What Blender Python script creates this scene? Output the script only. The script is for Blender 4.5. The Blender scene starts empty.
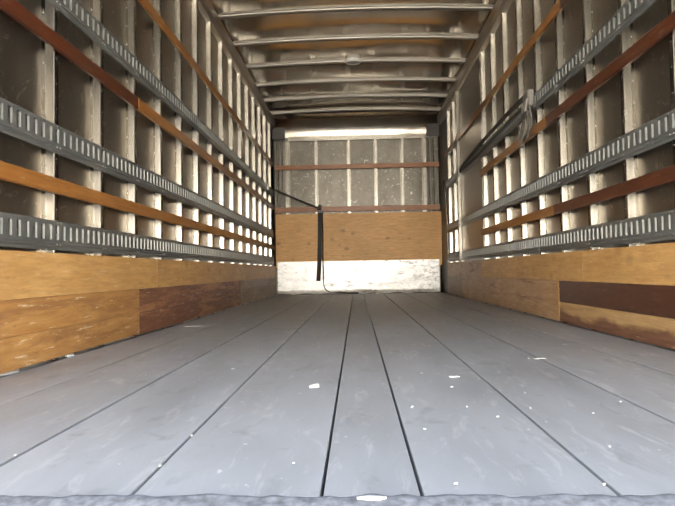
import bpy, math, random
from mathutils import Vector, Matrix, Euler, noise

random.seed(7)
SC = bpy.context.scene
COL = SC.collection
R = math.radians

# ------------------------------------------------------------------ camera
H_CAM = 0.335
cam_d = bpy.data.cameras.new('camera')
cam_d.sensor_width = 36.0
cam_d.lens = 558.6 / 675 * 36.0
cam_d.clip_start = 0.02
cam = bpy.data.objects.new('camera', cam_d)
COL.objects.link(cam)
YAW, PITCH, ROLL = R(1.946), R(1.877), R(-0.945)
M = Matrix.Rotation(YAW, 4, 'Z') @ Matrix.Rotation(math.pi / 2 + PITCH, 4, 'X') @ Matrix.Rotation(ROLL, 4, 'Z')
cam.matrix_world = Matrix.Translation((0, 0, H_CAM)) @ M
SC.camera = cam

# ------------------------------------------------------------------ world and sun
SUN_EL, SUN_AZ = R(46), R(18)          # sun stands ahead of the truck, the open rear is in shade
world = bpy.data.worlds.new('sky')
SC.world = world
world.use_nodes = True
wn = world.node_tree
wn.nodes.clear()
w_out = wn.nodes.new('ShaderNodeOutputWorld')
w_bg = wn.nodes.new('ShaderNodeBackground')
w_sky = wn.nodes.new('ShaderNodeTexSky')
w_sky.sky_type = 'NISHITA'
w_sky.sun_disc = False
w_sky.sun_elevation = SUN_EL
w_sky.sun_rotation = SUN_AZ
w_sky.air_density = 1.0
w_sky.dust_density = 3.0
w_sky.ozone_density = 1.0
w_bg.inputs['Strength'].default_value = 0.20
w_mix = wn.nodes.new('ShaderNodeMix')          # thin even haze over the clear sky
w_mix.data_type = 'RGBA'
w_mix.inputs['Factor'].default_value = 0.55
w_mix.inputs['B'].default_value = (3.2, 3.15, 3.05, 1)
wn.links.new(w_sky.outputs[0], w_mix.inputs['A'])
wn.links.new(w_mix.outputs['Result'], w_bg.inputs['Color'])
wn.links.new(w_bg.outputs[0], w_out.inputs['Surface'])
sun_d = bpy.data.lights.new('sun', 'SUN')
sun_d.energy = 14.0
sun_d.angle = R(0.53)
sun_d.color = (1.0, 0.95, 0.88)
sun = bpy.data.objects.new('sun', sun_d)
COL.objects.link(sun)
sdir = Vector((math.sin(SUN_AZ) * math.cos(SUN_EL), math.cos(SUN_AZ) * math.cos(SUN_EL), math.sin(SUN_EL)))
sun.rotation_euler = sdir.to_track_quat('Z', 'Y').to_euler()
sun.location = (3, 14, 12)

SC.view_settings.view_transform = 'Standard'
SC.view_settings.look = 'None'
SC.view_settings.exposure = 2.65
SC.view_settings.gamma = 1.0
SC.view_settings.use_curve_mapping = False
SC.cycles.max_bounces = 14
SC.cycles.diffuse_bounces = 8
SC.cycles.glossy_bounces = 6
SC.cycles.use_denoising = True
SC.cycles.sample_clamp_indirect = 12.0

# ------------------------------------------------------------------ dimensions (metres; floor top z = 0, Y runs into the box)
XW = {-1: 1.1885, 1: 1.2332}      # plane of the tracks and kick boards on each side
STUD_D, SKIN_D = 0.012, 0.048     # stud faces and outer skin behind that plane
Y0, Y1 = 0.845, 8.20              # rear edge, front (bulkhead) wall
STEP = 0.4064
STUD_Y = {-1: 2.212, 1: 2.222}
ROOF_Z = 2.58
def bow_z(x): return ROOF_Z + 0.035 * (1 - (x / 1.21) ** 2)

# ------------------------------------------------------------------ materials
def mat(name):
    m = bpy.data.materials.new(name)
    m.use_nodes = True
    nt = m.node_tree
    b = nt.nodes['Principled BSDF']
    return m, nt, b

def nd(nt, kind, **kw):
    n = nt.nodes.new(kind)
    for k, v in kw.items():
        if k.startswith('in_'):
            n.inputs[k[3:].replace('_', ' ')].default_value = v
        else:
            setattr(n, k, v)
    return n

def coords(nt, scale=(1, 1, 1), rnd=0.0):
    g = nd(nt, 'ShaderNodeNewGeometry')
    src = g.outputs['Position']
    if rnd:
        oi = nd(nt, 'ShaderNodeObjectInfo')
        mu = nd(nt, 'ShaderNodeMath', operation='MULTIPLY')
        mu.inputs[1].default_value = rnd
        nt.links.new(oi.outputs['Random'], mu.inputs[0])
        ad = nd(nt, 'ShaderNodeVectorMath', operation='ADD')
        nt.links.new(src, ad.inputs[0]); nt.links.new(mu.outputs[0], ad.inputs[1])
        src = ad.outputs[0]
    mp = nd(nt, 'ShaderNodeVectorMath', operation='MULTIPLY')
    mp.inputs[1].default_value = scale
    nt.links.new(src, mp.inputs[0])
    return mp.outputs[0]

def noise_f(nt, vec, scale, detail=4, rough=0.55, dist=0.0):
    n = nd(nt, 'ShaderNodeTexNoise')
    n.inputs['Scale'].default_value = scale
    n.inputs['Detail'].default_value = detail
    n.inputs['Roughness'].default_value = rough
    n.inputs['Distortion'].default_value = dist
    nt.links.new(vec, n.inputs['Vector'])
    return n.outputs['Fac']

def ramp(nt, fac, stops, interp='LINEAR'):
    r = nd(nt, 'ShaderNodeValToRGB')
    e = r.color_ramp.elements
    r.color_ramp.interpolation = interp
    while len(e) < len(stops): e.new(0.5)
    for i, (p, c) in enumerate(stops):
        e[i].position = p
        e[i].color = (c, c, c, 1) if isinstance(c, (int, float)) else (*c, 1)
    nt.links.new(fac, r.inputs['Fac'])
    return r.outputs['Color']

def mix(nt, fac, a, b, mode='MIX'):
    m = nd(nt, 'ShaderNodeMix', data_type='RGBA', blend_type=mode)
    for sock, v in ((m.inputs['Factor'], fac), (m.inputs['A'], a), (m.inputs['B'], b)):
        if isinstance(v, (int, float)): sock.default_value = v
        elif isinstance(v, tuple): sock.default_value = (*v, 1)
        else: nt.links.new(v, sock)
    return m.outputs['Result']

def bump(nt, b, fac, strength=0.2, dist=0.01):
    n = nd(nt, 'ShaderNodeBump')
    n.inputs['Strength'].default_value = strength
    n.inputs['Distance'].default_value = dist
    nt.links.new(fac, n.inputs['Height'])
    nt.links.new(n.outputs[0], b.inputs['Normal'])

def wood(name, dark, light, rough=0.5, knots=0.0, scuff=None, scuff_amt=0.5, scratch=0.25, coat=0.0, axis='Y'):
    """wood with grain along one axis, optional knots, worn patches and pale scratches"""
    m, nt, b = mat(name)
    st = (14, 1.1, 14) if axis == 'Y' else (1.1, 14, 14)
    v = coords(nt, st, 9.0)
    g = noise_f(nt, v, 3.0, 6, 0.6, 0.6)
    c = ramp(nt, g, [(0.32, dark), (0.68, light)])
    v2 = coords(nt, (1, 1, 1), 5.0)
    big = noise_f(nt, v2, 2.3, 3, 0.5)
    c = mix(nt, ramp(nt, big, [(0.35, 0.0), (0.7, 0.45)]), c, tuple(k * 0.72 for k in dark))
    fine = noise_f(nt, coords(nt, (30, 4, 30) if axis == 'Y' else (4, 30, 30), 6.0), 2.0, 8, 0.7)
    c = mix(nt, ramp(nt, fine, [(0.42, 0.0), (0.62, 0.4)]), c, tuple(k * 0.55 for k in dark))
    if knots:
        vk = coords(nt, (5, 4.2, 6) if axis == 'Y' else (4.6, 5, 6), 3.0)
        vo = nd(nt, 'ShaderNodeTexVoronoi')
        vo.inputs['Scale'].default_value = 1.0
        nt.links.new(vk, vo.inputs['Vector'])
        kf = ramp(nt, vo.outputs['Distance'], [(0.08, knots), (0.21, 0.0)])
        c = mix(nt, kf, c, tuple(k * 0.35 for k in dark))
    if scuff:
        vs = coords(nt, (5, 0.9, 8), 2.0)
        s = noise_f(nt, vs, 1.6, 7, 0.68, 0.4)
        sf = ramp(nt, s, [(0.62 - 0.3 * scuff_amt, 0.0), (0.72 - 0.3 * scuff_amt, 0.85)])
        c = mix(nt, sf, c, scuff)
    vx = coords(nt, (9, 3.2, 34) if axis == 'Y' else (4, 9, 20), 1.0)
    x = noise_f(nt, vx, 2.0, 9, 0.75)
    xf = ramp(nt, x, [(0.59, 0.0), (0.63, scratch)])
    c = mix(nt, xf, c, (0.78, 0.66, 0.48))
    vd = coords(nt, (30, 9, 30), 1.0)
    c = mix(nt, ramp(nt, noise_f(nt, vd, 1.0, 3), [(0.66, 0.0), (0.76, 0.5)]), c, tuple(k * 0.4 for k in dark))
    nt.links.new(c, b.inputs['Base Color'])
    b.inputs['Roughness'].default_value = rough
    b.inputs['Coat Weight'].default_value = coat
    b.inputs['Coat Roughness'].default_value = 0.25
    bump(nt, b, g, 0.12, 0.004)
    return m

def metal(name, base, rough, metallic=1.0, var=0.12, streak=(3, 3, 3), scratch=0.0, bump_s=0.0, bump_scale=6.0, rvar=0.06):
    m, nt, b = mat(name)
    v = coords(nt, streak, 4.0)
    n = noise_f(nt, v, 2.0, 6, 0.65, 0.3)
    c = ramp(nt, n, [(0.3, tuple(k * (1 - var) for k in base)), (0.7, tuple(min(1, k * (1 + var)) for k in base))])
    if scratch:
        vx = coords(nt, (5, 5, 5), 2.0)
        x = noise_f(nt, vx, 1.6, 9, 0.72, 3.0)
        xf = ramp(nt, x, [(0.59, 0.0), (0.63, scratch)])
        c = mix(nt, xf, c, tuple(min(1, k * 1.7 + 0.14) for k in base))
    nt.links.new(c, b.inputs['Base Color'])
    b.inputs['Metallic'].default_value = metallic
    r = ramp(nt, n, [(0.25, max(0.04, rough - rvar)), (0.75, rough + rvar)])
    nt.links.new(r, b.inputs['Roughness'])
    if bump_s:
        vb = coords(nt, (1, 1, 1), 1.0)
        bump(nt, b, noise_f(nt, vb, bump_scale, 3, 0.5), bump_s, 0.02)
    return m

def plain(name, c, rough=0.6, metallic=0.0, var=0.15, scale=20):
    m, nt, b = mat(name)
    n = noise_f(nt, coords(nt, (1, 1, 1), 3.0), scale, 4)
    nt.links.new(ramp(nt, n, [(0.3, tuple(k * (1 - var) for k in c)), (0.7, tuple(min(1, k * (1 + var)) for k in c))]), b.inputs['Base Color'])
    b.inputs['Roughness'].default_value = rough
    b.inputs['Metallic'].default_value = metallic
    bump(nt, b, n, 0.1, 0.002)
    return m

MT = {}
MT['skin'] = metal('dull_aluminium_skin', (0.35, 0.315, 0.262), 0.30, 0.95, 0.12, (3, 3, 1.2), 0.6, 0.0, 5, 0.03)
MT['stud'] = metal('aluminium_stud', (0.31, 0.29, 0.25), 0.26, 1.0, 0.06, (6, 6, 1.0), 0.0, 0.0, 8, 0.02)
MT['rail'] = metal('aluminium_top_rail', (0.50, 0.46, 0.395), 0.36, 1.0, 0.1, (5, 1, 5))
MT['track'] = metal('galvanised_track', (0.185, 0.19, 0.18), 0.40, 0.45, 0.16, (8, 2, 8), 0.3)
MT['rivet'] = plain('rivet_metal', (0.36, 0.35, 0.33), 0.45, 0.8)
MT['roof'] = metal('polished_roof_sheet', (0.53, 0.48, 0.405), 0.17, 1.0, 0.1, (2, 2, 2), 0.0, 0.0, 2.5)
MT['bow'] = metal('roof_bow_metal', (0.42, 0.39, 0.34), 0.50, 0.8, 0.1, (1, 5, 5))
MT['front_skin'] = metal('scratched_front_panel', (0.125, 0.113, 0.093), 0.38, 0.85, 0.25, (3, 3, 2), 0.9, 0.03, 5)
MT['dark'] = plain('dark_subfloor', (0.03, 0.028, 0.026), 0.9)  # near-black subfloor under the plank seams
MT['shell'] = plain('outer_shell_paint', (0.6, 0.6, 0.6), 0.5)
MT['ply'] = wood('golden_plywood', (0.56, 0.305, 0.095), (0.69, 0.42, 0.165), 0.5, 0.4, None, 0, 0.3)
MT['ply_front'] = wood('front_plywood', (0.74, 0.39, 0.12), (0.86, 0.51, 0.19), 0.5, 0.6, None, 0, 0.15, axis='X')
MT['gold_worn'] = wood('worn_golden_board', (0.45, 0.215, 0.06), (0.60, 0.35, 0.13), 0.5, 0.2, (0.30, 0.14, 0.05), 0.40, 0.8)
MT['dark_worn'] = wood('dark_scuffed_board', (0.17, 0.065, 0.035), (0.29, 0.125, 0.065), 0.5, 0.0, (0.42, 0.21, 0.10), 0.40, 0.5)
MT['grey_worn'] = wood('weathered_board', (0.34, 0.24, 0.155), (0.46, 0.35, 0.25), 0.55, 0.0, (0.26, 0.17, 0.10), 0.34, 0.3)
MT['mahogany'] = wood('mahogany_board', (0.07, 0.024, 0.012), (0.125, 0.042, 0.02), 0.4, 0.0, None, 0, 0.15, 0.3)
MT['mahogany_worn'] = wood('mahogany_worn_board', (0.12, 0.045, 0.022), (0.2, 0.08, 0.035), 0.5, 0.0, (0.52, 0.34, 0.15), 0.62, 0.5)
def wavy_worn():
    m, nt, b = mat('mahogany_rubbed_board')
    g_ = noise_f(nt, coords(nt, (14, 1.1, 14)), 3.0, 6, 0.6, 0.6)
    pale = ramp(nt, g_, [(0.3, (0.36, 0.21, 0.085)), (0.7, (0.56, 0.37, 0.17))])
    dark = ramp(nt, g_, [(0.3, (0.12, 0.05, 0.028)), (0.7, (0.23, 0.11, 0.06))])
    sp = nd(nt, 'ShaderNodeSeparateXYZ'); nt.links.new(coords(nt), sp.inputs[0])
    wv = noise_f(nt, coords(nt, (0, 2.1, 0)), 1.3, 5, 0.55)
    ad = nd(nt, 'ShaderNodeMath', operation='MULTIPLY_ADD')
    ad.inputs[1].default_value = 0.16; ad.inputs[2].default_value = -0.028
    nt.links.new(wv, ad.inputs[0])
    sb = nd(nt, 'ShaderNodeMath', operation='SUBTRACT')
    nt.links.new(sp.outputs['Z'], sb.inputs[0]); nt.links.new(ad.outputs[0], sb.inputs[1])
    fi = noise_f(nt, coords(nt, (6, 4, 30)), 2.0, 8, 0.7)
    a2 = nd(nt, 'ShaderNodeMath', operation='MULTIPLY_ADD')
    a2.inputs[1].default_value = 0.05
    nt.links.new(fi, a2.inputs[0]); nt.links.new(sb.outputs[0], a2.inputs[2])
    mr = nd(nt, 'ShaderNodeMapRange'); mr.inputs['From Min'].default_value = 0.02; mr.inputs['From Max'].default_value = 0.05
    nt.links.new(a2.outputs[0], mr.inputs['Value'])
    c = mix(nt, mr.outputs[0], dark, pale)
    xf = ramp(nt, noise_f(nt, coords(nt, (9, 2.4, 30)), 2.0, 9, 0.75), [(0.60, 0.0), (0.66, 0.7)])
    c = mix(nt, xf, c, (0.72, 0.58, 0.36))
    nt.links.new(c, b.inputs['Base Color']); b.inputs['Roughness'].default_value = 0.5
    bump(nt, b, g_, 0.12, 0.004)
    return m
MT['mahogany_worn'] = wavy_worn()
MT['brown_worn'] = wood('brown_faded_board', (0.46, 0.275, 0.145), (0.58, 0.375, 0.205), 0.5, 0.0, (0.17, 0.075, 0.04), 0.22, 0.35)
MT['slat_orange'] = wood('orange_rail_wood', (0.32, 0.125, 0.026), (0.44, 0.20, 0.05), 0.42, 0.25, None, 0, 0.2, 0.3)
MT['slat_red'] = wood('red_rail_wood', (0.075, 0.019, 0.007), (0.135, 0.036, 0.013), 0.4, 0.0, None, 0, 0.12, 0.5)
MT['slat_front'] = wood('front_rail_wood', (0.36, 0.14, 0.055), (0.48, 0.215, 0.09), 0.45, 0.0, None, 0, 0.15, 0.2, axis='X')
MT['web_black'] = plain('black_webbing', (0.04, 0.032, 0.026), 0.7, 0, 0.3, 120)
MT['web_grey'] = plain('grey_webbing', (0.24, 0.22, 0.19), 0.75, 0, 0.3, 120)
MT['web_dark'] = plain('dark_webbing', (0.05, 0.045, 0.038), 0.7, 0, 0.3, 120)
MT['steel'] = metal('zinc_steel', (0.6, 0.58, 0.55), 0.3, 1.0)
MT['panel_sheet'] = metal('brown_grey_sheet', (0.30, 0.265, 0.22), 0.34, 0.85, 0.1, (2, 2, 1), 0.2, 0.02, 4)
MT['paper'] = plain('white_scrap', (0.62, 0.62, 0.61), 0.8, 0, 0.1)
MT['lamp_lens'] = plain('milky_lamp_lens', (0.55, 0.53, 0.48), 0.2, 0.0, 0.05)
MT['lens'] = plain('clear_lamp_lens', (0.8, 0.78, 0.72), 0.25, 0.0, 0.05)
MT['brick'] = plain('brown_brick', (0.085, 0.075, 0.06), 0.85, 0, 0.2, 6)
MT['render'] = plain('pale_render', (0.84, 0.83, 0.80), 0.8, 0, 0.05, 4)
MT['sill'] = plain('worn_sill', (0.20, 0.215, 0.24), 0.65, 0, 0.4, 70)
MT['dark_plate'] = plain('dark_corner_plate', (0.09, 0.08, 0.07), 0.5)
MT['ground'] = plain('asphalt', (0.10, 0.098, 0.095), 0.9, 0, 0.3, 3)

def floor_paint():
    m, nt, b = mat('grey_painted_plank')
    v = coords(nt, (3.5, 1.0, 1), 7.0)
    n = noise_f(nt, v, 1.6, 7, 0.62, 0.3)
    c = ramp(nt, n, [(0.28, (0.265, 0.28, 0.295)), (0.5, (0.37, 0.392, 0.415)), (0.74, (0.48, 0.505, 0.53))])
    oi = nd(nt, 'ShaderNodeObjectInfo')
    c = mix(nt, 0.35, c, ramp(nt, oi.outputs['Random'], [(0.0, (0.345, 0.367, 0.39)), (1.0, (0.44, 0.465, 0.49))]))
    # worn pale and dark scuffs running along the planks
    v2 = coords(nt, (9, 2.2, 1), 3.0)
    s = noise_f(nt, v2, 2.4, 8, 0.7, 0.8)
    c = mix(nt, ramp(nt, s, [(0.55, 0.0), (0.66, 0.55)]), c, (0.58, 0.59, 0.60))
    v3 = coords(nt, (5, 3, 1), 11.0)
    s3 = noise_f(nt, v3, 2.0, 6, 0.65, 0.5)
    c = mix(nt, ramp(nt, s3, [(0.57, 0.0), (0.70, 0.5)]), c, (0.22, 0.22, 0.225))
    v4 = coords(nt, (22, 16, 1), 2.0)
    s4 = noise_f(nt, v4, 1.7, 3, 0.6)
    c = mix(nt, ramp(nt, s4, [(0.71, 0.0), (0.74, 0.8)]), c, (0.66, 0.67, 0.68))
    nt.links.new(c, b.inputs['Base Color'])
    nt.links.new(ramp(nt, n, [(0.3, 0.42), (0.7, 0.6)]), b.inputs['Roughness'])
    bump(nt, b, s, 0.15, 0.004)
    return m
MT['floor'] = floor_paint()

def white_sheet():
    m, nt, b = mat('scuffed_white_sheet')
    n = noise_f(nt, coords(nt, (3, 2, 7)), 3.0, 8, 0.72, 0.4)
    c = ramp(nt, n, [(0.3, (0.66, 0.65, 0.62)), (0.6, (0.90, 0.89, 0.87))])
    v = coords(nt, (2.2, 1, 7))
    s = noise_f(nt, v, 3.0, 8, 0.74, 0.3)
    c = mix(nt, ramp(nt, s, [(0.57, 0.0), (0.64, 0.85)]), c, (0.25, 0.23, 0.2))
    sp = nd(nt, 'ShaderNodeSeparateXYZ')
    nt.links.new(coords(nt), sp.inputs[0])
    # grime worn in towards one end of the sheet
    gr = nd(nt, 'ShaderNodeMapRange')
    gr.inputs['From Min'].default_value = 0.25; gr.inputs['From Max'].default_value = 1.2
    nt.links.new(sp.outputs['X'], gr.inputs['Value'])
    g2 = noise_f(nt, coords(nt, (7, 1, 9)), 1.6, 8, 0.75)
    mu = nd(nt, 'ShaderNodeMath', operation='MULTIPLY')
    nt.links.new(gr.outputs[0], mu.inputs[0]); nt.links.new(ramp(nt, g2, [(0.5, 0.0), (0.62, 0.75)]), mu.inputs[1])
    c = mix(nt, mu.outputs[0], c, (0.2, 0.185, 0.16))
    nt.links.new(c, b.inputs['Base Color'])
    b.inputs['Metallic'].default_value = 0.55
    b.inputs['Roughness'].default_value = 0.36
    bump(nt, b, n, 0.25, 0.02)
    return m
MT['white_sheet'] = white_sheet()

# ------------------------------------------------------------------ mesh helpers
class MB:
    def __init__(self): self.v, self.f, self.smooth = [], [], False
    def quad(self, a, b, c, d):
        n = len(self.v); self.v += [tuple(a), tuple(b), tuple(c), tuple(d)]; self.f.append((n, n + 1, n + 2, n + 3))
    def hexa(self, p):
        n = len(self.v); self.v += [tuple(q) for q in p]
        for f in ((0, 3, 2, 1), (4, 5, 6, 7), (0, 1, 5, 4), (1, 2, 6, 5), (2, 3, 7, 6), (3, 0, 4, 7)):
            self.f.append(tuple(n + i for i in f))
    def box(self, x0, x1, y0, y1, z0, z1):
        x0, x1 = min(x0, x1), max(x0, x1)
        self.hexa([(x0, y0, z0), (x1, y0, z0), (x1, y1, z0), (x0, y1, z0), (x0, y0, z1), (x1, y0, z1), (x1, y1, z1), (x0, y1, z1)])
    def cbox(self, x0, x1, y0, y1, z0, z1, b):
        """box with chamfered edges"""
        x0, x1 = min(x0, x1), max(x0, x1)
        b = min(b, (x1 - x0) * .45, (y1 - y0) * .45, (z1 - z0) * .45)
        n = len(self.v); X, Y, Z = (x0, x1), (y0, y1), (z0, z1); idx = {}
        for i in (0, 1):
            for j in (0, 1):
                for k in (0, 1):
                    for a in range(3):
                        p = [X[i], Y[j], Z[k]]
                        for t, s in enumerate((i, j, k)):
                            if t != a: p[t] += b if s == 0 else -b
                        idx[i, j, k, a] = len(self.v); self.v.append(tuple(p))
        F = self.f
        for a in range(3):
            o = [t for t in range(3) if t != a]
            for s in (0, 1):
                def key(u, w):
                    q = [0, 0, 0]; q[a] = s; q[o[0]] = u; q[o[1]] = w
                    return idx[(*q, a)]
                F.append((key(0, 0), key(1, 0), key(1, 1), key(0, 1)))
        for a in range(3):
            o = [t for t in range(3) if t != a]
            for u in (0, 1):
                for w in (0, 1):
                    q0 = [0, 0, 0]; q0[o[0]] = u; q0[o[1]] = w; q1 = list(q0); q1[a] = 1
                    F.append((idx[(*q0, o[0])], idx[(*q0, o[1])], idx[(*q1, o[1])], idx[(*q1, o[0])]))
        for i in (0, 1):
            for j in (0, 1):
                for k in (0, 1):
                    F.append(tuple(idx[i, j, k, a] for a in range(3)))
    def prism(self, prof, fn, t0, t1, cap=True):
        """extrude closed 2-D profile; fn(p, t) -> 3-D point"""
        n = len(self.v); m = len(prof)
        for t in (t0, t1): self.v += [tuple(fn(p, t)) for p in prof]
        for i in range(m):
            j = (i + 1) % m
            self.f.append((n + i, n + j, n + m + j, n + m + i))
        if cap:
            self.f.append(tuple(n + i for i in range(m))[::-1]); self.f.append(tuple(n + m + i for i in range(m)))
    def tube(self, pts, r, k=8):
        pts = [Vector(p) for p in pts]; n0 = len(self.v)
        for i, p in enumerate(pts):
            d = (pts[min(i + 1, len(pts) - 1)] - pts[max(i - 1, 0)]).normalized()
            a = d.orthogonal().normalized() if i == 0 else (a - d * a.dot(d)).normalized()
            b = d.cross(a)
            for q in range(k):
                t = 2 * math.pi * q / k
                self.v.append(tuple(p + (a * math.cos(t) + b * math.sin(t)) * r))
        for i in range(len(pts) - 1):
            for q in range(k):
                s = n0 + i * k; w = (q + 1) % k
                self.f.append((s + q, s + w, s + k + w, s + k + q))
        self.f.append(tuple(n0 + q for q in range(k))[::-1]); self.f.append(tuple(n0 + (len(pts) - 1) * k + q for q in range(k)))
    def ribbon(self, pts, wid, th):
        """strap: pts path, wid list of half-width vectors, th thickness"""
        pts = [Vector(p) for p in pts]; n0 = len(self.v)
        for i, p in enumerate(pts):
            d = (pts[min(i + 1, len(pts) - 1)] - pts[max(i - 1, 0)]).normalized()
            w = Vector(wid[i] if isinstance(wid, list) else wid)
            nn = d.cross(w).normalized() * th / 2
            self.v += [tuple(p - w - nn), tuple(p + w - nn), tuple(p + w + nn), tuple(p - w + nn)]
        for i in range(len(pts) - 1):
            s = n0 + 4 * i
            for q in range(4):
                w_ = (q + 1) % 4
                self.f.append((s + q, s + w_, s + 4 + w_, s + 4 + q))
        self.f.append((n0 + 3, n0 + 2, n0 + 1, n0)); e = n0 + 4 * (len(pts) - 1); self.f.append((e, e + 1, e + 2, e + 3))
    def grid(self, fn, nu, nv):
        n = len(self.v)
        for i in range(nu + 1):
            for j in range(nv + 1): self.v.append(tuple(fn(i / nu, j / nv)))
        for i in range(nu):
            for j in range(nv):
                a = n + i * (nv + 1) + j
                self.f.append((a, a + 1, a + nv + 2, a + nv + 1))
    def dome(self, c, nrm, r, h, k=6):
        """little rivet head"""
        c = Vector(c); z = Vector(nrm).normalized(); a = z.orthogonal().normalized(); b = z.cross(a); n = len(self.v)
        for rr, hh in ((r, 0), (r * .75, h * .7)):
            for q in range(k):
                t = 2 * math.pi * q / k
                self.v.append(tuple(c + (a * math.cos(t) + b * math.sin(t)) * rr + z * hh))
        self.v.append(tuple(c + z * h))
        for q in range(k):
            w = (q + 1) % k
            self.f.append((n + q, n + w, n + k + w, n + k + q)); self.f.append((n + k + q, n + k + w, n + 2 * k))
    def build(self, name, material, parent=None, label=None, smooth=False, kind=None):
        xs = [p[0] for p in self.v]; ys = [p[1] for p in self.v]; zs = [p[2] for p in self.v]
        c = Vector(((min(xs) + max(xs)) / 2, (min(ys) + max(ys)) / 2, min(zs)))
        me = bpy.data.meshes.new(name)
        me.from_pydata([(p[0] - c.x, p[1] - c.y, p[2] - c.z) for p in self.v], [], self.f)
        me.validate()
        import bmesh
        bm = bmesh.new(); bm.from_mesh(me); bmesh.ops.recalc_face_normals(bm, faces=bm.faces); bm.to_mesh(me); bm.free()
        if smooth: me.polygons.foreach_set('use_smooth', [True] * len(me.polygons))
        me.materials.append(MT[material])
        o = bpy.data.objects.new(name, me)
        COL.objects.link(o)
        WLOC[o.name] = c.copy()
        if parent is not None:
            o.parent = parent
            o.location = c - WLOC[parent.name]
        else: o.location = c
        if label: o['label'] = label
        if kind: o['kind'] = kind
        return o
WLOC = {}

def thing(name, label, cat, loc, group=None, kind=None):
    o = bpy.data.objects.new(name, None)
    o.empty_display_size = 0.1
    COL.objects.link(o)
    o.location = loc; WLOC[o.name] = Vector(loc)
    return tag(o, label, cat, group, kind)
def tag(o, label, cat, group=None, kind=None):
    o['label'] = label; o['category'] = cat
    if group: o['group'] = group
    if kind: o['kind'] = kind
    return o

# ------------------------------------------------------------------ the setting: ground outside, box shell
g = MB(); g.box(-60, 60, -80, 60, -1.2, -1.1)
tag(g.build('ground', 'ground'), 'dark asphalt ground outside under the open rear of the truck', 'ground', kind='structure')

# unseen brick block, added behind the camera to bounce sun into the box
bd = thing('bounce_building', 'unseen brick block, added so its pale base bounces sunlight into the truck', 'bounce_building', (0, -13, -1.1), kind='structure')
b = MB(); b.box(-32, 32, -24, -13, -1.1, 9.5); b.build('unseen_facade', 'brick', bd)
b = MB(); b.box(-32, 32, -13.0, -12.9, -1.1, 2.6); b.build('bounce_base', 'render', bd)  # pale low band of the added block, bouncing sun deep into the box

# rear frame of the box: header and posts round the open rear
b = MB(); b.box(-1.30, 1.35, Y0 - 0.09, Y0 - 0.01, 2.36, 2.73)
rf = b.build('trim_5', 'shell')
tag(rf, 'painted steel header across the top of the open rear', 'frame', kind='structure')

SEAMS = [-0.932, -0.640, -0.350, -0.059, 0.092, 0.381, 0.672, 0.967]
b = MB(); b.box(-1.26, 1.31, Y0 + 0.002, Y1 + 0.09, -0.10, -0.034)
floor = b.build('floor', 'dark')
tag(floor, 'grey painted plank floor of the truck box', 'floor', kind='structure')
edges = [-XW[-1] - 0.004] + SEAMS + [XW[1] + 0.004]
for i in range(len(edges) - 1):
    b = MB()
    dz = random.uniform(-0.0012, 0.0012)
    b.cbox(edges[i] + (0.0045 if i < 3 or i > 6 else 0.003), edges[i + 1] - (0.0045 if i < 2 or i > 5 else 0.003), Y0 + random.uniform(0, 0.003), Y1 + 0.03, -0.033, dz, 0.001)
    b.build('plank', 'floor', floor)

# rear sill: worn rough steel lip at the threshold
def sill_fn(u, v):
    x = -1.25 + 2.55 * u
    prof = [(Y0 - 0.001, -0.001), (Y0 - 0.004, 0.002), (Y0 - 0.022, 0.001), (Y0 - 0.045, -0.003), (Y0 - 0.07, -0.006), (Y0 - 0.085, -0.02), (Y0 - 0.088, -0.12)]
    i = v * (len(prof) - 1); k = min(int(i), len(prof) - 2); t = i - k
    y = prof[k][0] * (1 - t) + prof[k + 1][0] * t; z = prof[k][1] * (1 - t) + prof[k + 1][1] * t
    a = noise.noise(Vector((x * 38, y * 60, 1))) * 0.0028 + noise.noise(Vector((x * 11, y * 20, 4))) * 0.0025
    return (x, y + a * 0.8, z + (a if 0.05 < v < 0.75 else a * 0.2) + 0.0005)
b = MB(); b.grid(sill_fn, 420, 18)
sill = b.build('trim_1', 'sill', smooth=True)
tag(sill, 'rough worn grey lip along the rear edge of the plank floor', 'sill', kind='structure')

WALL = {}
def wall_point(s, d, y, z):
    """d = distance behind the track plane (negative = into the room)"""
    return (s * (XW[s] + d), y, z)

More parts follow.
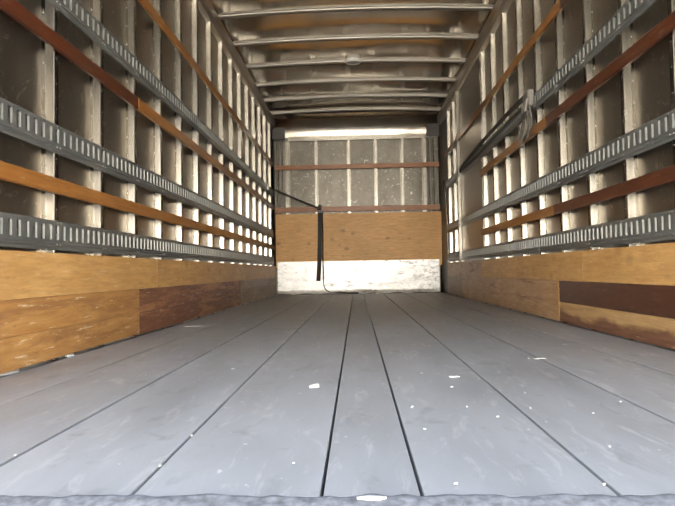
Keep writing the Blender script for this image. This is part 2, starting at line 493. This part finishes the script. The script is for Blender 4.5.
for s, side in ((-1, 'left'), (1, 'right')):
    b = MB()
    b.box(s * (XW[s] + SKIN_D + 0.012), s * (XW[s] + SKIN_D + 0.03), Y0 - 0.03, Y1 + 0.12, -0.12, 2.72)
    w = b.build('wall_' + side, 'shell', None)
    tag(w, f'{side} side wall of bare aluminium studs and sheet metal in the truck box', 'wall', kind='structure')
    WALL[s] = w
    y_end = 8.16 if s < 0 else 7.64
    ks = [k for k in range(-3, 15) if STUD_Y[s] + k * STEP < y_end]
    ys = [STUD_Y[s] + k * STEP for k in ks]
    # skin panels, one per bay, very slightly dished
    bounds = [Y0 - 0.02] + [y - 0.02 for y in ys] + [Y1 + 0.06]
    for i in range(len(bounds) - 1):
        ya, yb = bounds[i], bounds[i + 1]; ph = random.uniform(0, 9); am = random.uniform(0.0015, 0.004)
        b = MB()
        def fn(u, v):
            bulge = am * math.sin(math.pi * u) * (0.5 + 0.5 * math.sin(v * 7 + ph)) + 0.0006 * noise.noise(Vector((u * 1.5, v * 4, ph)))
            return wall_point(s, SKIN_D - bulge, ya + (yb - ya) * u, 0.02 + 2.56 * v)
        b.grid(fn, 8, 30)
        b.build('panel', 'skin', w, smooth=True)
    # studs: hat section with riveted flanges
    riv = MB()
    for k, y in list(zip(ks, ys)) + ([(99, 5.53)] if s > 0 else []):
        if s > 0 and 5.6 < y < 6.6: continue
        b = MB()
        f, sk = STUD_D, SKIN_D - 0.0005
        prof = [(sk - 0.002, y - 0.066), (sk - 0.002, y - 0.040), (f + 0.002, y - 0.034), (f, y - 0.032), (f, y - 0.002), (f + 0.002, y), (sk - 0.002, y + 0.005), (sk - 0.002, y + 0.028), (sk + 0.003, y + 0.028), (sk + 0.003, y - 0.066)]
        b.prism(prof, lambda p, t: wall_point(s, p[0], p[1], t), 0.0, 2.462)
        b.build('stud', 'stud', w)
        if y < 5:
            z = 0.47
            while z < 2.42:
                riv.dome(wall_point(s, sk - 0.002, y - 0.054, z), (-s, 0, 0), 0.0042, 0.003)
                riv.dome(wall_point(s, f, y - 0.016, z + 0.03), (-s, 0, 0), 0.0035, 0.002)
                z += 0.102
    riv.build('rivet_heads', 'rivet', w, kind='stuff')

# top rails along both walls
for s, side, n in ((-1, 'left', 2), (1, 'right', 3)):
    b = MB()
    prof = [(0.062, 2.452), (0.030, 2.458), (0.004, 2.470), (-0.014, 2.500), (-0.022, 2.560), (-0.020, 2.582), (0.004, 2.588), (0.062, 2.59)]
    b.prism(prof, lambda p, t: wall_point(s, p[0], t, p[1]), Y0 - 0.02, Y1 + 0.02)
    tag(b.build(f'trim_{n}', 'rail'), f'aluminium top rail where the {side} wall meets the roof', 'rail', kind='structure')

# ------------------------------------------------------------------ roof
b = MB(); b.box(-1.30, 1.35, Y0 - 0.03, Y1 + 0.12, 2.70, 2.73)
ceiling = b.build('ceiling', 'shell')
tag(ceiling, 'shiny sheet metal roof on curved cross bows', 'ceiling', kind='structure')
BOW_Y = [4.83 + 0.6096 * k for k in range(-6, 6)]
xl, xr = -XW[-1] + 0.012, XW[1] - 0.012
rb = [Y0 - 0.02] + BOW_Y
for i in range(len(rb) - 1):
    ya, yb = rb[i], rb[i + 1]; ph = 3.1 * i
    b = MB()
    def fn(u, v):
        x = xl - 0.05 + (xr - xl + 0.1) * u
        edge = math.sin(math.pi * v)
        wob = noise.noise(Vector((x * 1.1, v * 1.2, ph))) * 0.024 * edge + noise.noise(Vector((x * 3.0, v * 2, ph + 5))) * 0.0008 * edge
        return (x, ya + (yb - ya) * v, bow_z(x) + 0.027 + wob - 0.013 * edge)
    b.grid(fn, 40, 14)
    b.build('roof_panel', 'roof', ceiling, smooth=True)
for y in BOW_Y:
    b = MB()
    N = 24
    prof = [(-0.046, 0.021), (-0.028, 0.020), (-0.026, 0.0105), (-0.0255, 0.010), (0.0255, 0.010), (0.026, 0.0105), (0.028, 0.020), (0.046, 0.021), (0.046, 0.030), (-0.046, 0.030)]
    n0 = 0; m = len(prof)
    for i in range(N + 1):
        x = xl - 0.02 + (xr - xl + 0.04) * i / N
        for p in prof: b.v.append((x, y + p[0], bow_z(x) + p[1] - 0.004))
    for i in range(N):
        for q in range(m):
            j = (q + 1) % m
            b.f.append((i * m + q, i * m + j, (i + 1) * m + j, (i + 1) * m + q))
    b.f.append(tuple(range(m))); b.f.append(tuple(N * m + q for q in range(m)))
    b.build('roof_bow', 'bow', ceiling)

# ------------------------------------------------------------------ front (bulkhead) wall
b = MB(); b.box(-1.30, 1.36, Y1 + 0.075, Y1 + 0.12, -0.1, 2.72)
wb = b.build('wall_back', 'shell')
tag(wb, 'front bulkhead wall of scratched aluminium panels at the far end', 'wall', kind='structure')
FS = [-1.003, -0.574, -0.093, 0.306, 0.696, 1.021]
fx = [-1.24] + FS + [1.30]
for i in range(len(fx) - 1):
    a_, b_ = fx[i] , fx[i + 1]; ph = i * 2.7
    b = MB()
    def fn(u, v):
        bul = 0.004 * math.sin(math.pi * u) * math.sin(v * 5 + ph) + 0.0025 * noise.noise(Vector((u * 3, v * 5, ph)))
        return (a_ + (b_ - a_) * u, Y1 + 0.055 + bul, 0.0 + 2.3 * v)
    b.grid(fn, 8, 30)
    b.build('panel', 'front_skin', wb, smooth=True)
for x in FS:
    hw = 0.017 if x not in (FS[0], FS[-1]) else 0.026
    b = MB()
    f, sk = Y1 + 0.012, Y1 + 0.0545
    prof = [(x - hw - 0.008, sk - 0.002), (x - hw, sk - 0.002), (x - hw + 0.005, f), (x + hw - 0.005, f), (x + hw, sk - 0.002), (x + hw + 0.008, sk - 0.002), (x + hw + 0.008, sk + 0.002), (x - hw - 0.008, sk + 0.002)]
    b.prism(prof, lambda p, t: (p[0], p[1], t), 0.0, 2.275)
    b.build('stud', 'stud', wb)
# corner ribs
for x in (-1.15, -1.09, 1.10, 1.17):
    b = MB(); b.prism([(x - 0.016, Y1 + 0.054), (x - 0.008, Y1 + 0.034), (x + 0.008, Y1 + 0.034), (x + 0.016, Y1 + 0.054)], lambda p, t: (p[0], p[1], t), 0.0, 2.275)
    b.build('corner_rib', 'front_skin', wb)
# rounded corner panels
for s, ye in ((-1, 8.16), (1, 7.64)):
    b = MB()
    def fn(u, v):
        t = u * math.pi / 2
        rx, ry = 0.05, (Y1 + 0.05 - ye)
        xo = s * (XW[s] + 0.045)
        return (xo - s * rx * (1 - math.cos(t)) , ye + ry * math.sin(t), 0.0 + 2.45 * v)
    b.grid(fn, 12, 8)
    tag(b.build(f'trim_{6 if s < 0 else 7}', 'front_skin', smooth=True), 'rounded metal corner panel where the front wall meets the ' + ('left' if s < 0 else 'right') + ' wall', 'corner panel', kind='structure')
# ledge and curved shiny cove under the roof
b = MB()
def fn(u, v):
    t = v * math.pi / 2
    x = -1.20 + 2.44 * u
    dy, dz = 0.25, 0.29
    return (x, Y1 + 0.035 - dy * (1 - math.cos(t)) , 2.335 + dz * math.sin(t) + 0.003 * noise.noise(Vector((x * 2, v * 3, 8))))
b.grid(fn, 40, 14)
cove = b.build('trim_4', 'roof', smooth=True)
tag(cove, 'curved shiny metal cove between the front wall and the roof', 'cove', kind='structure')
b = MB(); b.cbox(-0.99, 1.03, Y1 - 0.002, Y1 + 0.05, 2.272, 2.338, 0.004)
b.build('ledge', 'stud', cove)
for x0, x1 in ((-1.22, -1.03), (1.06, 1.255)):
    b = MB(); b.cbox(x0, x1, Y1 + 0.0, Y1 + 0.03, 2.30, 2.56, 0.006)
    b.build('corner_plate', 'dark_plate', cove)

# plywood and white sheet on the front wall
b = MB()
b.cbox(-1.186, 1.250, Y1 - 0.006, Y1 + 0.0118, 0.40, 1.188, 0.003)
tag(b.build('plywood_sheet', 'ply_front'), 'golden plywood sheet with dark knots on the front wall above the white sheet', 'plywood')
b = MB()
def fn(u, v):
    x = -1.164 + 2.368 * u; z = 0.012 + 0.474 * v
    dent = noise.noise(Vector((x * 3, z * 6, 2))) * 0.006 * (1 - v) + noise.noise(Vector((x * 9, z * 14, 6))) * 0.003
    curl = (max(0, 0.16 - v) / 0.16) ** 2 * (0.02 + 0.025 * max(0, noise.noise(Vector((x * 4, 0, 3)))))
    z2 = z + (0.012 * noise.noise(Vector((x * 6, 1, 9))) if v < 0.02 else 0)
    return (x, Y1 - 0.014 - curl + dent * min(1, 4 * (1 - v)), z2)
b.grid(fn, 90, 24)
n = len(b.v)
b.grid(lambda u, v: (lambda p: (p[0], p[1] + 0.003, p[2]))(fn(u, v)), 90, 24)
tag(b.build('metal_sheet', 'white_sheet', smooth=True), 'scuffed white metal kick sheet at the foot of the front wall', 'metal sheet')

# ------------------------------------------------------------------ kick boards along the side walls
def kick(s, y0, y1, z0, z1, m, label=None, d=0.0, th=0.011, wob=0.0):
    b = MB()
    b.cbox(s * (XW[s] + d), s * (XW[s] + d + th), y0 + 0.002, y1 - 0.002, z0 + 0.0006, z1 - 0.0006, 0.001)
    return b.build('kick_board', m, WALL[s], label)
Z1, Z2, Z3 = 0.128, 0.256, 0.426
kick(-1, Y0, 3.30, Z2, Z3, 'ply'); kick(-1, 3.30, 5.72, Z2, Z3, 'ply'); kick(-1, 5.72, 8.16, Z2, Z3, 'ply')
kick(-1, Y0, 3.02, Z1, Z2, 'gold_worn', 'scratched golden board'); kick(-1, Y0, 3.02, 0.012, Z1, 'gold_worn', 'scratched golden board')
kick(-1, 3.02, 5.66, Z1, Z2, 'dark_worn', 'dark brown scuffed board'); kick(-1, 3.02, 5.66, 0.008, Z1, 'dark_worn', 'dark brown scuffed board')
kick(-1, 5.66, 8.16, Z1 + 0.03, Z2, 'grey_worn', 'weathered grey-brown board'); kick(-1, 5.66, 8.16, 0.008, Z1 + 0.03, 'grey_worn', 'weathered grey-brown board')
kick(1, Y0, 3.10, Z2, Z3, 'ply'); kick(1, 3.10, 5.56, Z2, Z3, 'ply'); kick(1, 5.56, 6.63, Z2, Z3, 'brown_worn'); kick(1, 6.63, 7.64, Z2, Z3, 'brown_worn')
kick(1, Y0, 3.46, Z1, Z2, 'mahogany', 'dark mahogany board', -0.003); kick(1, Y0, 3.46, 0.008, Z1, 'mahogany_worn', 'mahogany board worn through to pale wood', -0.003)
kick(1, 3.46, 5.56, Z1, Z2, 'brown_worn', 'faded brown board with dark stains'); kick(1, 3.46, 5.56, 0.008, Z1, 'brown_worn', 'faded brown board with dark stains')
kick(1, 5.56, 6.63, 0.008, Z2, 'brown_worn'); kick(1, 6.63, 7.64, 0.008, Z2, 'grey_worn')
# splintered joint between the mahogany and the faded boards
b = MB()
pts = [wall_point(1, -0.004, 3.462 + 0.008 * noise.noise(Vector((z * 60, 2, 1))), z) for z in [0.01 + i * 0.0082 for i in range(31)]]
b.ribbon(pts, (0, 0.007, 0), 0.004)
b.build('splintered_edge', 'ply', WALL[1], 'pale splintered joint')

# ------------------------------------------------------------------ slotted logistic tracks
TZ = [(0.438, 0.556, 'lowest'), (0.827, 0.945, 'middle'), (1.420, 1.532, 'highest')]
def make_track(s, z0, z1, runs, label):
    t = thing('cargo_track', label, 'cargo track', wall_point(s, 0, runs[0][0], z0), 'slotted cargo tracks on the side walls')
    for y_a, y_b in runs: track_run(s, z0, z1, y_a, y_b, t)
    return t
def track_run(s, z0, z1, y_a, y_b, t):
    hgt = z1 - z0
    b = MB()
    za, zb = z0 + hgt * 0.34, z0 + hgt * 0.83      # slot
    P = lambda d, y, z: wall_point(s, d, y, z)
    prof_lo = [(0.011, z0), (0.009, z0 + 0.010), (0.002, z0 + 0.018), (0.004, z0 + 0.026), (0.0, z0 + 0.031), (0.0, za)]
    prof_hi = [(0.0, zb), (0.0, z1 - 0.007), (0.003, z1 - 0.004), (0.011, z1 - 0.003), (0.011, z1)]
    for pr in (prof_lo, prof_hi):
        for (d0, q0), (d1, q1) in zip(pr[:-1], pr[1:]):
            b.quad(P(d0, y_a, q0), P(d0, y_b, q0), P(d1, y_b, q1), P(d1, y_a, q1))
    pitch = STEP / 8; w = 0.025
    n = int((y_b - y_a) / pitch)
    yy = y_a
    for i in range(n):
        c = y_a + (i + 0.5) * pitch
        s0, s1 = c - w / 2, c + w / 2
        b.quad(P(0, yy, za), P(0, s0, za), P(0, s0, zb), P(0, yy, zb))
        # rolled lips of the slot, turned inwards
        b.quad(P(0, s1, za), P(0.0020, s1 + 0.0004, za), P(0.0020, s1 + 0.0004, zb), P(0, s1, zb))
        b.quad(P(0.0020, s1 + 0.0004, za), P(0.0085, s1 - 0.002, za), P(0.0085, s1 - 0.002, zb), P(0.0020, s1 + 0.0004, zb))
        b.quad(P(0, s0, za), P(0.004, s0 - 0.001, za), P(0.004, s0 - 0.001, zb), P(0, s0, zb))
        b.quad(P(0, s0, za), P(0, s1, za), P(0.010, s1, za), P(0.010, s0, za))
        b.quad(P(0, s0, zb), P(0, s1, zb), P(0.010, s1, zb), P(0.010, s0, zb))
        yy = s1
    b.quad(P(0, yy, za), P(0, y_b, za), P(0, y_b, zb), P(0, yy, zb))
    for ye in (y_a, y_b):
        b.quad(P(0, ye, z0 + 0.03), P(0.011, ye, z0), P(0.011, ye, z1), P(0, ye, z1 - 0.007))
    b.build('rail_body', 'track', t)
    bo = MB()
    y = STUD_Y[s] - 3 * STEP
    while y < y_b:
        if y > y_a + 0.05:
            for dy, zz in ((-0.030, z0 + 0.022), (-0.006, z0 + 0.022), (-0.030, z1 - 0.010), (-0.004, z1 - 0.010)):
                bo.dome(P(0.003, y + dy, zz), (-s, 0, 0), 0.0045, 0.006)
        y += STEP
    bo.build('bolt_heads', 'rivet', t, kind='stuff')
for s, side, ye in ((-1, 'left', 8.02), (1, 'right', 7.62)):
    for z0, z1, nm in TZ:
        make_track(s, z0, z1, [(Y0 - 0.01, ye)] if s < 0 else [(Y0 - 0.01, 6.598), (6.634, ye)], f'grey slotted steel cargo track, the {nm} of three on the {side} wall')

# ------------------------------------------------------------------ wooden rub rails between the tracks
def wooden_rail(s, z0, z1, parts, label):
    t = thing('wooden_rail', label, 'wooden rail', wall_point(s, 0, parts[0][0], z0), 'wooden rub rails')
    for ya, yb, m in parts:
        b = MB(); b.cbox(s * (XW[s] - 0.008), s * (XW[s] + STUD_D - 0.0005), ya + 0.0015, yb - 0.0015, z0, z1, 0.004)
        b.build('board', m, t, {'slat_red': 'dark red-brown board', 'slat_orange': 'orange-brown board'}[m])
    return t
wooden_rail(-1, 0.662, 0.724, [(Y0, 3.24, 'slat_orange'), (3.24, 5.68, 'slat_orange'), (5.68, 8.05, 'slat_orange')], 'orange wooden rub rail between the two lower tracks on the left wall')
wooden_rail(-1, 1.243, 1.308, [(Y0, 3.0, 'slat_red'), (3.0, 5.44, 'slat_orange'), (5.44, 8.05, 'slat_orange')], 'wooden rub rail, red near end, just under the highest left track')
wooden_rail(-1, 1.864, 1.928, [(Y0, 3.40, 'slat_orange'), (3.40, 5.84, 'slat_orange'), (5.84, 8.05, 'slat_orange')], 'orange wooden rub rail high above the tracks on the left wall')
wooden_rail(1, 0.662, 0.724, [(Y0, 3.50, 'slat_red'), (3.50, 5.53, 'slat_orange')], 'dark red wooden rub rail between the two lower tracks on the right wall')
wooden_rail(1, 1.243, 1.308, [(Y0, 3.60, 'slat_red'), (3.60, 5.53, 'slat_orange')], 'dark red wooden rub rail just under the highest right track, behind grey strap')
wooden_rail(1, 1.864, 1.928, [(Y0, 3.30, 'slat_red'), (3.30, 5.2, 'slat_orange'), (5.2, 7.6, 'slat_orange')], 'orange wooden rub rail high above the tracks on the right wall')
for z0, z1, lab in ((1.845, 1.915, 'brown wooden rail across the front wall panels, the upper one'), (1.215, 1.290, 'brown wooden rail across the front wall just above the plywood')):
    b = MB(); b.cbox(-1.19, 1.235, Y1 - 0.012, Y1 + 0.0115, z0, z1, 0.004)
    tag(b.build('wooden_rail', 'slat_front'), lab, 'wooden rail', 'wooden rub rails')

# ------------------------------------------------------------------ smooth sheet over the studs, right wall
t = thing('cover_sheet', 'smooth brown-grey metal sheet covering the studs deep along the right wall', 'metal sheet', wall_point(1, STUD_D, 6.08, 0.434))
b = MB()
ph = 1.3
def fn(u, v):
    return wall_point(1, STUD_D + 0.0012 - 0.0012 * math.sin(math.pi * u) * noise.noise(Vector((u * 2, v * 5, 1))), 5.545 + 1.075 * u, 0.434 + 2.01 * v)
b.grid(fn, 12, 30)
b.build('sheet', 'panel_sheet', t, smooth=True)
for za, zb in ((0.434, 1.862), (1.930, 2.45)):
    b = MB(); b.cbox(XW[1] - 0.026, XW[1] + STUD_D, 6.60, 6.63, za, zb, 0.003)
    b.build('edge_trim', 'stud', WALL[1])

# ------------------------------------------------------------------ roof lamp
t = thing('roof_lamp', 'small oval lamp on a roof bow near the middle of the ceiling', 'lamp', (0.0, 6.05, bow_z(0) - 0.03))
def oval(rx, ry, z0, z1, k=24, inner=None):
    b = MB(); yc = 6.03; zt = bow_z(0)
    if inner:
        ring = [(rx, z1), (rx, z0), (rx - inner, z0 - 0.003), (rx - inner * 2, z0 + 0.002), (rx - inner * 2, z1)]
    else:
        ring = [(rx, z1), (rx, z0 + 0.008), (rx * 0.7, z0), (0.0005, z0 - 0.003)]
    m = len(ring)
    for i in range(k):
        a = 2 * math.pi * i / k
        for r, z in ring: b.v.append((r * math.cos(a), yc + r * ry / rx * math.sin(a), zt + z))
    for i in range(k):
        j = (i + 1) % k
        for q in range(m - 1): b.f.append((i * m + q, j * m + q, j * m + q + 1, i * m + q + 1))
    return b
oval(0.085, 0.07, -0.008, 0.028, inner=0.007).build('bezel', 'lens', t, smooth=True)
oval(0.0705, 0.058, -0.005, 0.02).build('lens', 'lamp_lens', t, smooth=True)

# ------------------------------------------------------------------ straps
def bez(p0, p1, p2, n):
    p0, p1, p2 = map(Vector, (p0, p1, p2))
    return [p0 * (1 - t) ** 2 + p1 * 2 * t * (1 - t) + p2 * t * t for t in [i / n for i in range(n + 1)]]

A = Vector(wall_point(-1, -0.016, 7.46, 1.485)); B = Vector((-0.53, Y1 - 0.03, 1.262))
t = thing('tie_strap', 'black webbing strap stretched across the front corner, its end hanging over the plywood', 'strap', (B.x, B.y, 0.02))
b = MB(); b.ribbon(bez(A, (A + B) / 2 + Vector((0, 0, -0.015)), B, 10), (0.0, 0.004, 0.015), 0.003)
b.build('webbing', 'web_black', t)
b = MB()
b.cbox(A.x - 0.012, A.x + 0.012, A.y - 0.022, A.y + 0.022, A.z - 0.035, A.z + 0.04, 0.004)
b.build('track_fitting', 'steel', t)
b = MB()
b.cbox(B.x - 0.030, B.x + 0.030, B.y - 0.016, B.y + 0.012, B.z - 0.025, B.z + 0.055, 0.005)
bk = b.build('cam_buckle', 'web_black', t)
b = MB()
for zz in (-0.040, -0.060):
    b.tube([B + Vector((-0.032, -0.012, zz)), B + Vector((0.034, -0.014, zz + 0.006))], 0.006)
b.tube([B + Vector((0.034, -0.012, -0.07)), B + Vector((0.036, -0.012, -0.01))], 0.005)
b.build('buckle_bar', 'steel', bk)
b = MB()
b.ribbon([B + Vector((0.004, -0.006, -0.03)), B + Vector((-0.002, -0.010, -0.4)), B + Vector((-0.016, -0.012, -0.8)), B + Vector((-0.034, -0.012, -1.065))], (0.031, 0, 0), 0.003)
b.build('hanging_tail', 'web_black', t)
b = MB()
fx_, fy_ = B.x, B.y
path = [(fx_ + 0.036, fy_ - 0.004, 1.235), (fx_ + 0.042, fy_ - 0.006, 0.9), (fx_ + 0.038, fy_ - 0.008, 0.55), (fx_ + 0.040, fy_ - 0.01, 0.25)] + bez((fx_ + 0.042, fy_ - 0.012, 0.16), (fx_ + 0.05, fy_ - 0.03, 0.05), (fx_ + 0.16, fy_ - 0.035, 0.026), 8) + [(fx_ + 0.28, fy_ - 0.045, 0.030), (fx_ + 0.40, fy_ - 0.055, 0.017), (fx_ + 0.55, fy_ - 0.06, 0.017)]
b.ribbon(path, [(0.0075, 0.012, 0)] * 4 + [(0.004, 0.009, 0.004)] * 9 + [(0.0, 0.004, 0.012)] * 3, 0.003)
b.build('loose_end', 'web_black', t)

# right wall strap with ratchet
XS = XW[1]
t = thing('ratchet_strap', 'grey ratchet strap hooked to the highest right track with a bunched hanging tail', 'strap', wall_point(1, -0.02, 3.95, 1.2))
P = lambda d, y, z: Vector(wall_point(1, d, y, z))
b = MB()
b.ribbon([P(-0.018, 3.88, 1.55), P(-0.022, 4.4, 1.555), P(-0.022, 5.0, 1.548), P(-0.02, 5.8, 1.53), P(-0.017, 6.50, 1.50), P(-0.012, 6.58, 1.49)], (0.002, 0, 0.024), 0.003)
b.build('webbing', 'web_dark', t)
b = MB()
b.ribbon([P(-0.014, 3.88, 1.495), P(-0.020, 4.5, 1.485), P(-0.018, 5.4, 1.470), P(-0.014, 6.3, 1.46)], (0.002, 0, 0.012), 0.003)
b.build('webbing', 'web_dark', t)
b = MB(); b.cbox(XS - 0.050, XS - 0.006, 3.80, 3.93, 1.44, 1.555, 0.010)
rt = b.build('ratchet', 'web_grey', t)
b = MB(); b.tube([P(-0.055, 3.80, 1.49), P(-0.07, 3.80, 1.40), P(-0.065, 3.86, 1.37), P(-0.055, 3.92, 1.41), P(-0.050, 3.93, 1.49)], 0.007)
b.build('handle', 'steel', rt)
for dx, ya, bend, zb, hw in ((-0.030, 3.84, 0.05, 1.23, 0.061), (-0.045, 3.88, 0.12, 1.195, 0.057), (-0.026, 3.91, 0.05, 1.27, 0.047)):
    b = MB()
    N = 12; pts = []; wd = []
    for i in range(N + 1):
        q = i / N
        pts.append(P(dx - 0.010 * math.sin(q * 5 + ya * 9), ya + bend * q + 0.010 * math.sin(q * 7), 1.50 + (zb - 1.50) * q))
        a = 1.25 + 0.3 * math.sin(q * 6 + ya)
        wd.append((hw * 0.5 * math.cos(a), hw * (0.75 + 0.45 * q) * math.sin(a), 0.006))
    b.ribbon(pts, wd, 0.005)
    b.build('hanging_fold', 'web_grey', t)

# short strap end dangling beyond the cover sheet
b = MB()
b.ribbon([P(-0.012, 6.92, 0.72), P(-0.02, 6.97, 0.66), P(-0.02, 7.03, 0.60), P(-0.02, 6.98, 0.54), P(-0.014, 6.90, 0.49)], [(0.004, 0.025, 0.01)] * 5, 0.004)
tag(b.build('strap_end', 'web_dark'), 'short dark strap end caught between the lower tracks past the cover sheet', 'strap')

# thin bent conduit in the far right corner
b = MB()
pts = bez((1.225, 7.72, 1.56), (1.247, 7.70, 1.30), (1.255, 7.69, 0.95), 8) + [Vector((1.258, 7.69, 0.5)), Vector((1.258, 7.69, 0.10))]
b.tube(pts, 0.012, 8)
tag(b.build('conduit', 'stud', smooth=True), 'thin bent grey conduit standing in the far right corner', 'conduit')

# ------------------------------------------------------------------ scraps lying on the floor
def px_floor(x, y):
    d = M.to_3x3() @ Vector(((x - 337.5) / 558.6, -(y - 253) / 558.6, -1))
    t = -H_CAM / d.z
    return d.x * t, d.y * t
def scrap(x, y, L, W, ang, label, group=None, h=0.004):
    cx, cy = px_floor(x, y)
    rnd = random.Random(int(x * 7 + y))
    b = MB(); k = 7; top = []
    for i in range(k):
        a = 2 * math.pi * i / k; r = rnd.uniform(0.7, 1.1)
        u, v = L / 2 * r * math.cos(a), W / 2 * r * math.sin(a)
        top.append((cx + u * math.cos(ang) - v * math.sin(ang), cy + u * math.sin(ang) + v * math.cos(ang)))
    n = len(b.v)
    hs = [rnd.uniform(0.3, 1.0) * h for _ in top]
    b.v += [(p[0], p[1], 0.0015) for p in top] + [(p[0], p[1], 0.002 + q) for p, q in zip(top, hs)] + [(cx, cy, 0.002 + h * 0.8)]
    for i in range(k):
        j = (i + 1) % k
        b.f.append((n + i, n + j, n + k + j, n + k + i)); b.f.append((n + k + i, n + k + j, n + 2 * k))
    b.f.append(tuple(n + i for i in range(k))[::-1])
    return tag(b.build('paper_scrap', 'paper'), label, 'scrap', group or 'scraps on the floor')
scrap(314.5, 388, 0.040, 0.022, 0.5, 'crumpled white paper scrap, the largest one on the grey planks', h=0.012)
scrap(454, 377.7, 0.034, 0.012, 0.1, 'flat white scrap on the plank right of the narrow middle plank')
scrap(539.6, 359.3, 0.050, 0.012, -0.1, 'long thin white scrap lying across a plank seam near the right wall')
scrap(193, 326.6, 0.14, 0.016, 0.0, 'long pale sliver on the floor beside the dark left boards', h=0.003)
scrap(371, 500, 0.046, 0.012, 0.0, 'white smear of paper on the worn rear lip', h=0.003)
scrap(6, 375, 0.10, 0.02, 1.3, 'white paper wedged in the gap under the golden left board', h=0.012)
scrap(70, 357, 0.04, 0.02, 1.2, 'small pale chip at the gap under the golden left board', h=0.01)
CHIPS = [(233, 369.4, .02, .012, .3), (270.6, 356, .014, .012, 0), (256.7, 325.5, .02, .016, .2), (188, 321, .03, .02, .4),
        (421.7, 374, .014, .008, .1), (451.6, 387.8, .018, .008, .2), (507.6, 334.4, .026, .022, .1), (528.4, 358.7, .018, .014, 0), (524.8, 393.7, .008, .014, 0),
        (412, 407.8, .011, .006, .1), (467, 407.8, .007, .009, .7), (530.5, 409, .010, .006, 0), (620.6, 402.7, .014, .007, -.1), (593, 414, .012, .006, 0), (497.7, 417.9, .012, .004, .1),
        (424.7, 430, .012, .005, .3), (456, 485, .014, .006, 0), (160, 467, .013, .010, .6), (191.4, 437, .010, .008, 0), (15, 456.6, .012, .012, 0), (293.7, 464.7, .009, .006, 0), (146, 376, .012, .012, 0),
        (604, 486, .010, .004, .2), (610, 448, .010, .006, -.3), (565, 345, .03, .012, .2), (258, 352, .012, .01, 0)]
PLANK = ['plank against the left wall', 'second plank from the left wall', 'third plank from the left wall', 'plank left of the narrow one', 'narrow middle plank',
         'plank right of the narrow one', 'third plank from the right wall', 'second plank from the right wall', 'plank against the right wall']
ORD = ['first', 'second', 'third', 'fourth', 'fifth', 'sixth', 'seventh', 'eighth', 'ninth', 'tenth', 'eleventh', 'twelfth']
rows = {}
for c in CHIPS:
    cx, cy = px_floor(c[0], c[1])
    rows.setdefault(sum(cx > e for e in SEAMS), []).append((cy, c))
for i, row in rows.items():
    row.sort()
    for k, (cy, (x, y, L, W, a)) in enumerate(row):
        lab = f'only tiny white chip on the {PLANK[i]}' if len(row) == 1 else f'tiny white chip, {ORD[k]} from the rear lip on the {PLANK[i]}'
        scrap(x, y, L * 0.55, W * 0.6, a, lab, 'tiny chips on the floor', 0.003)
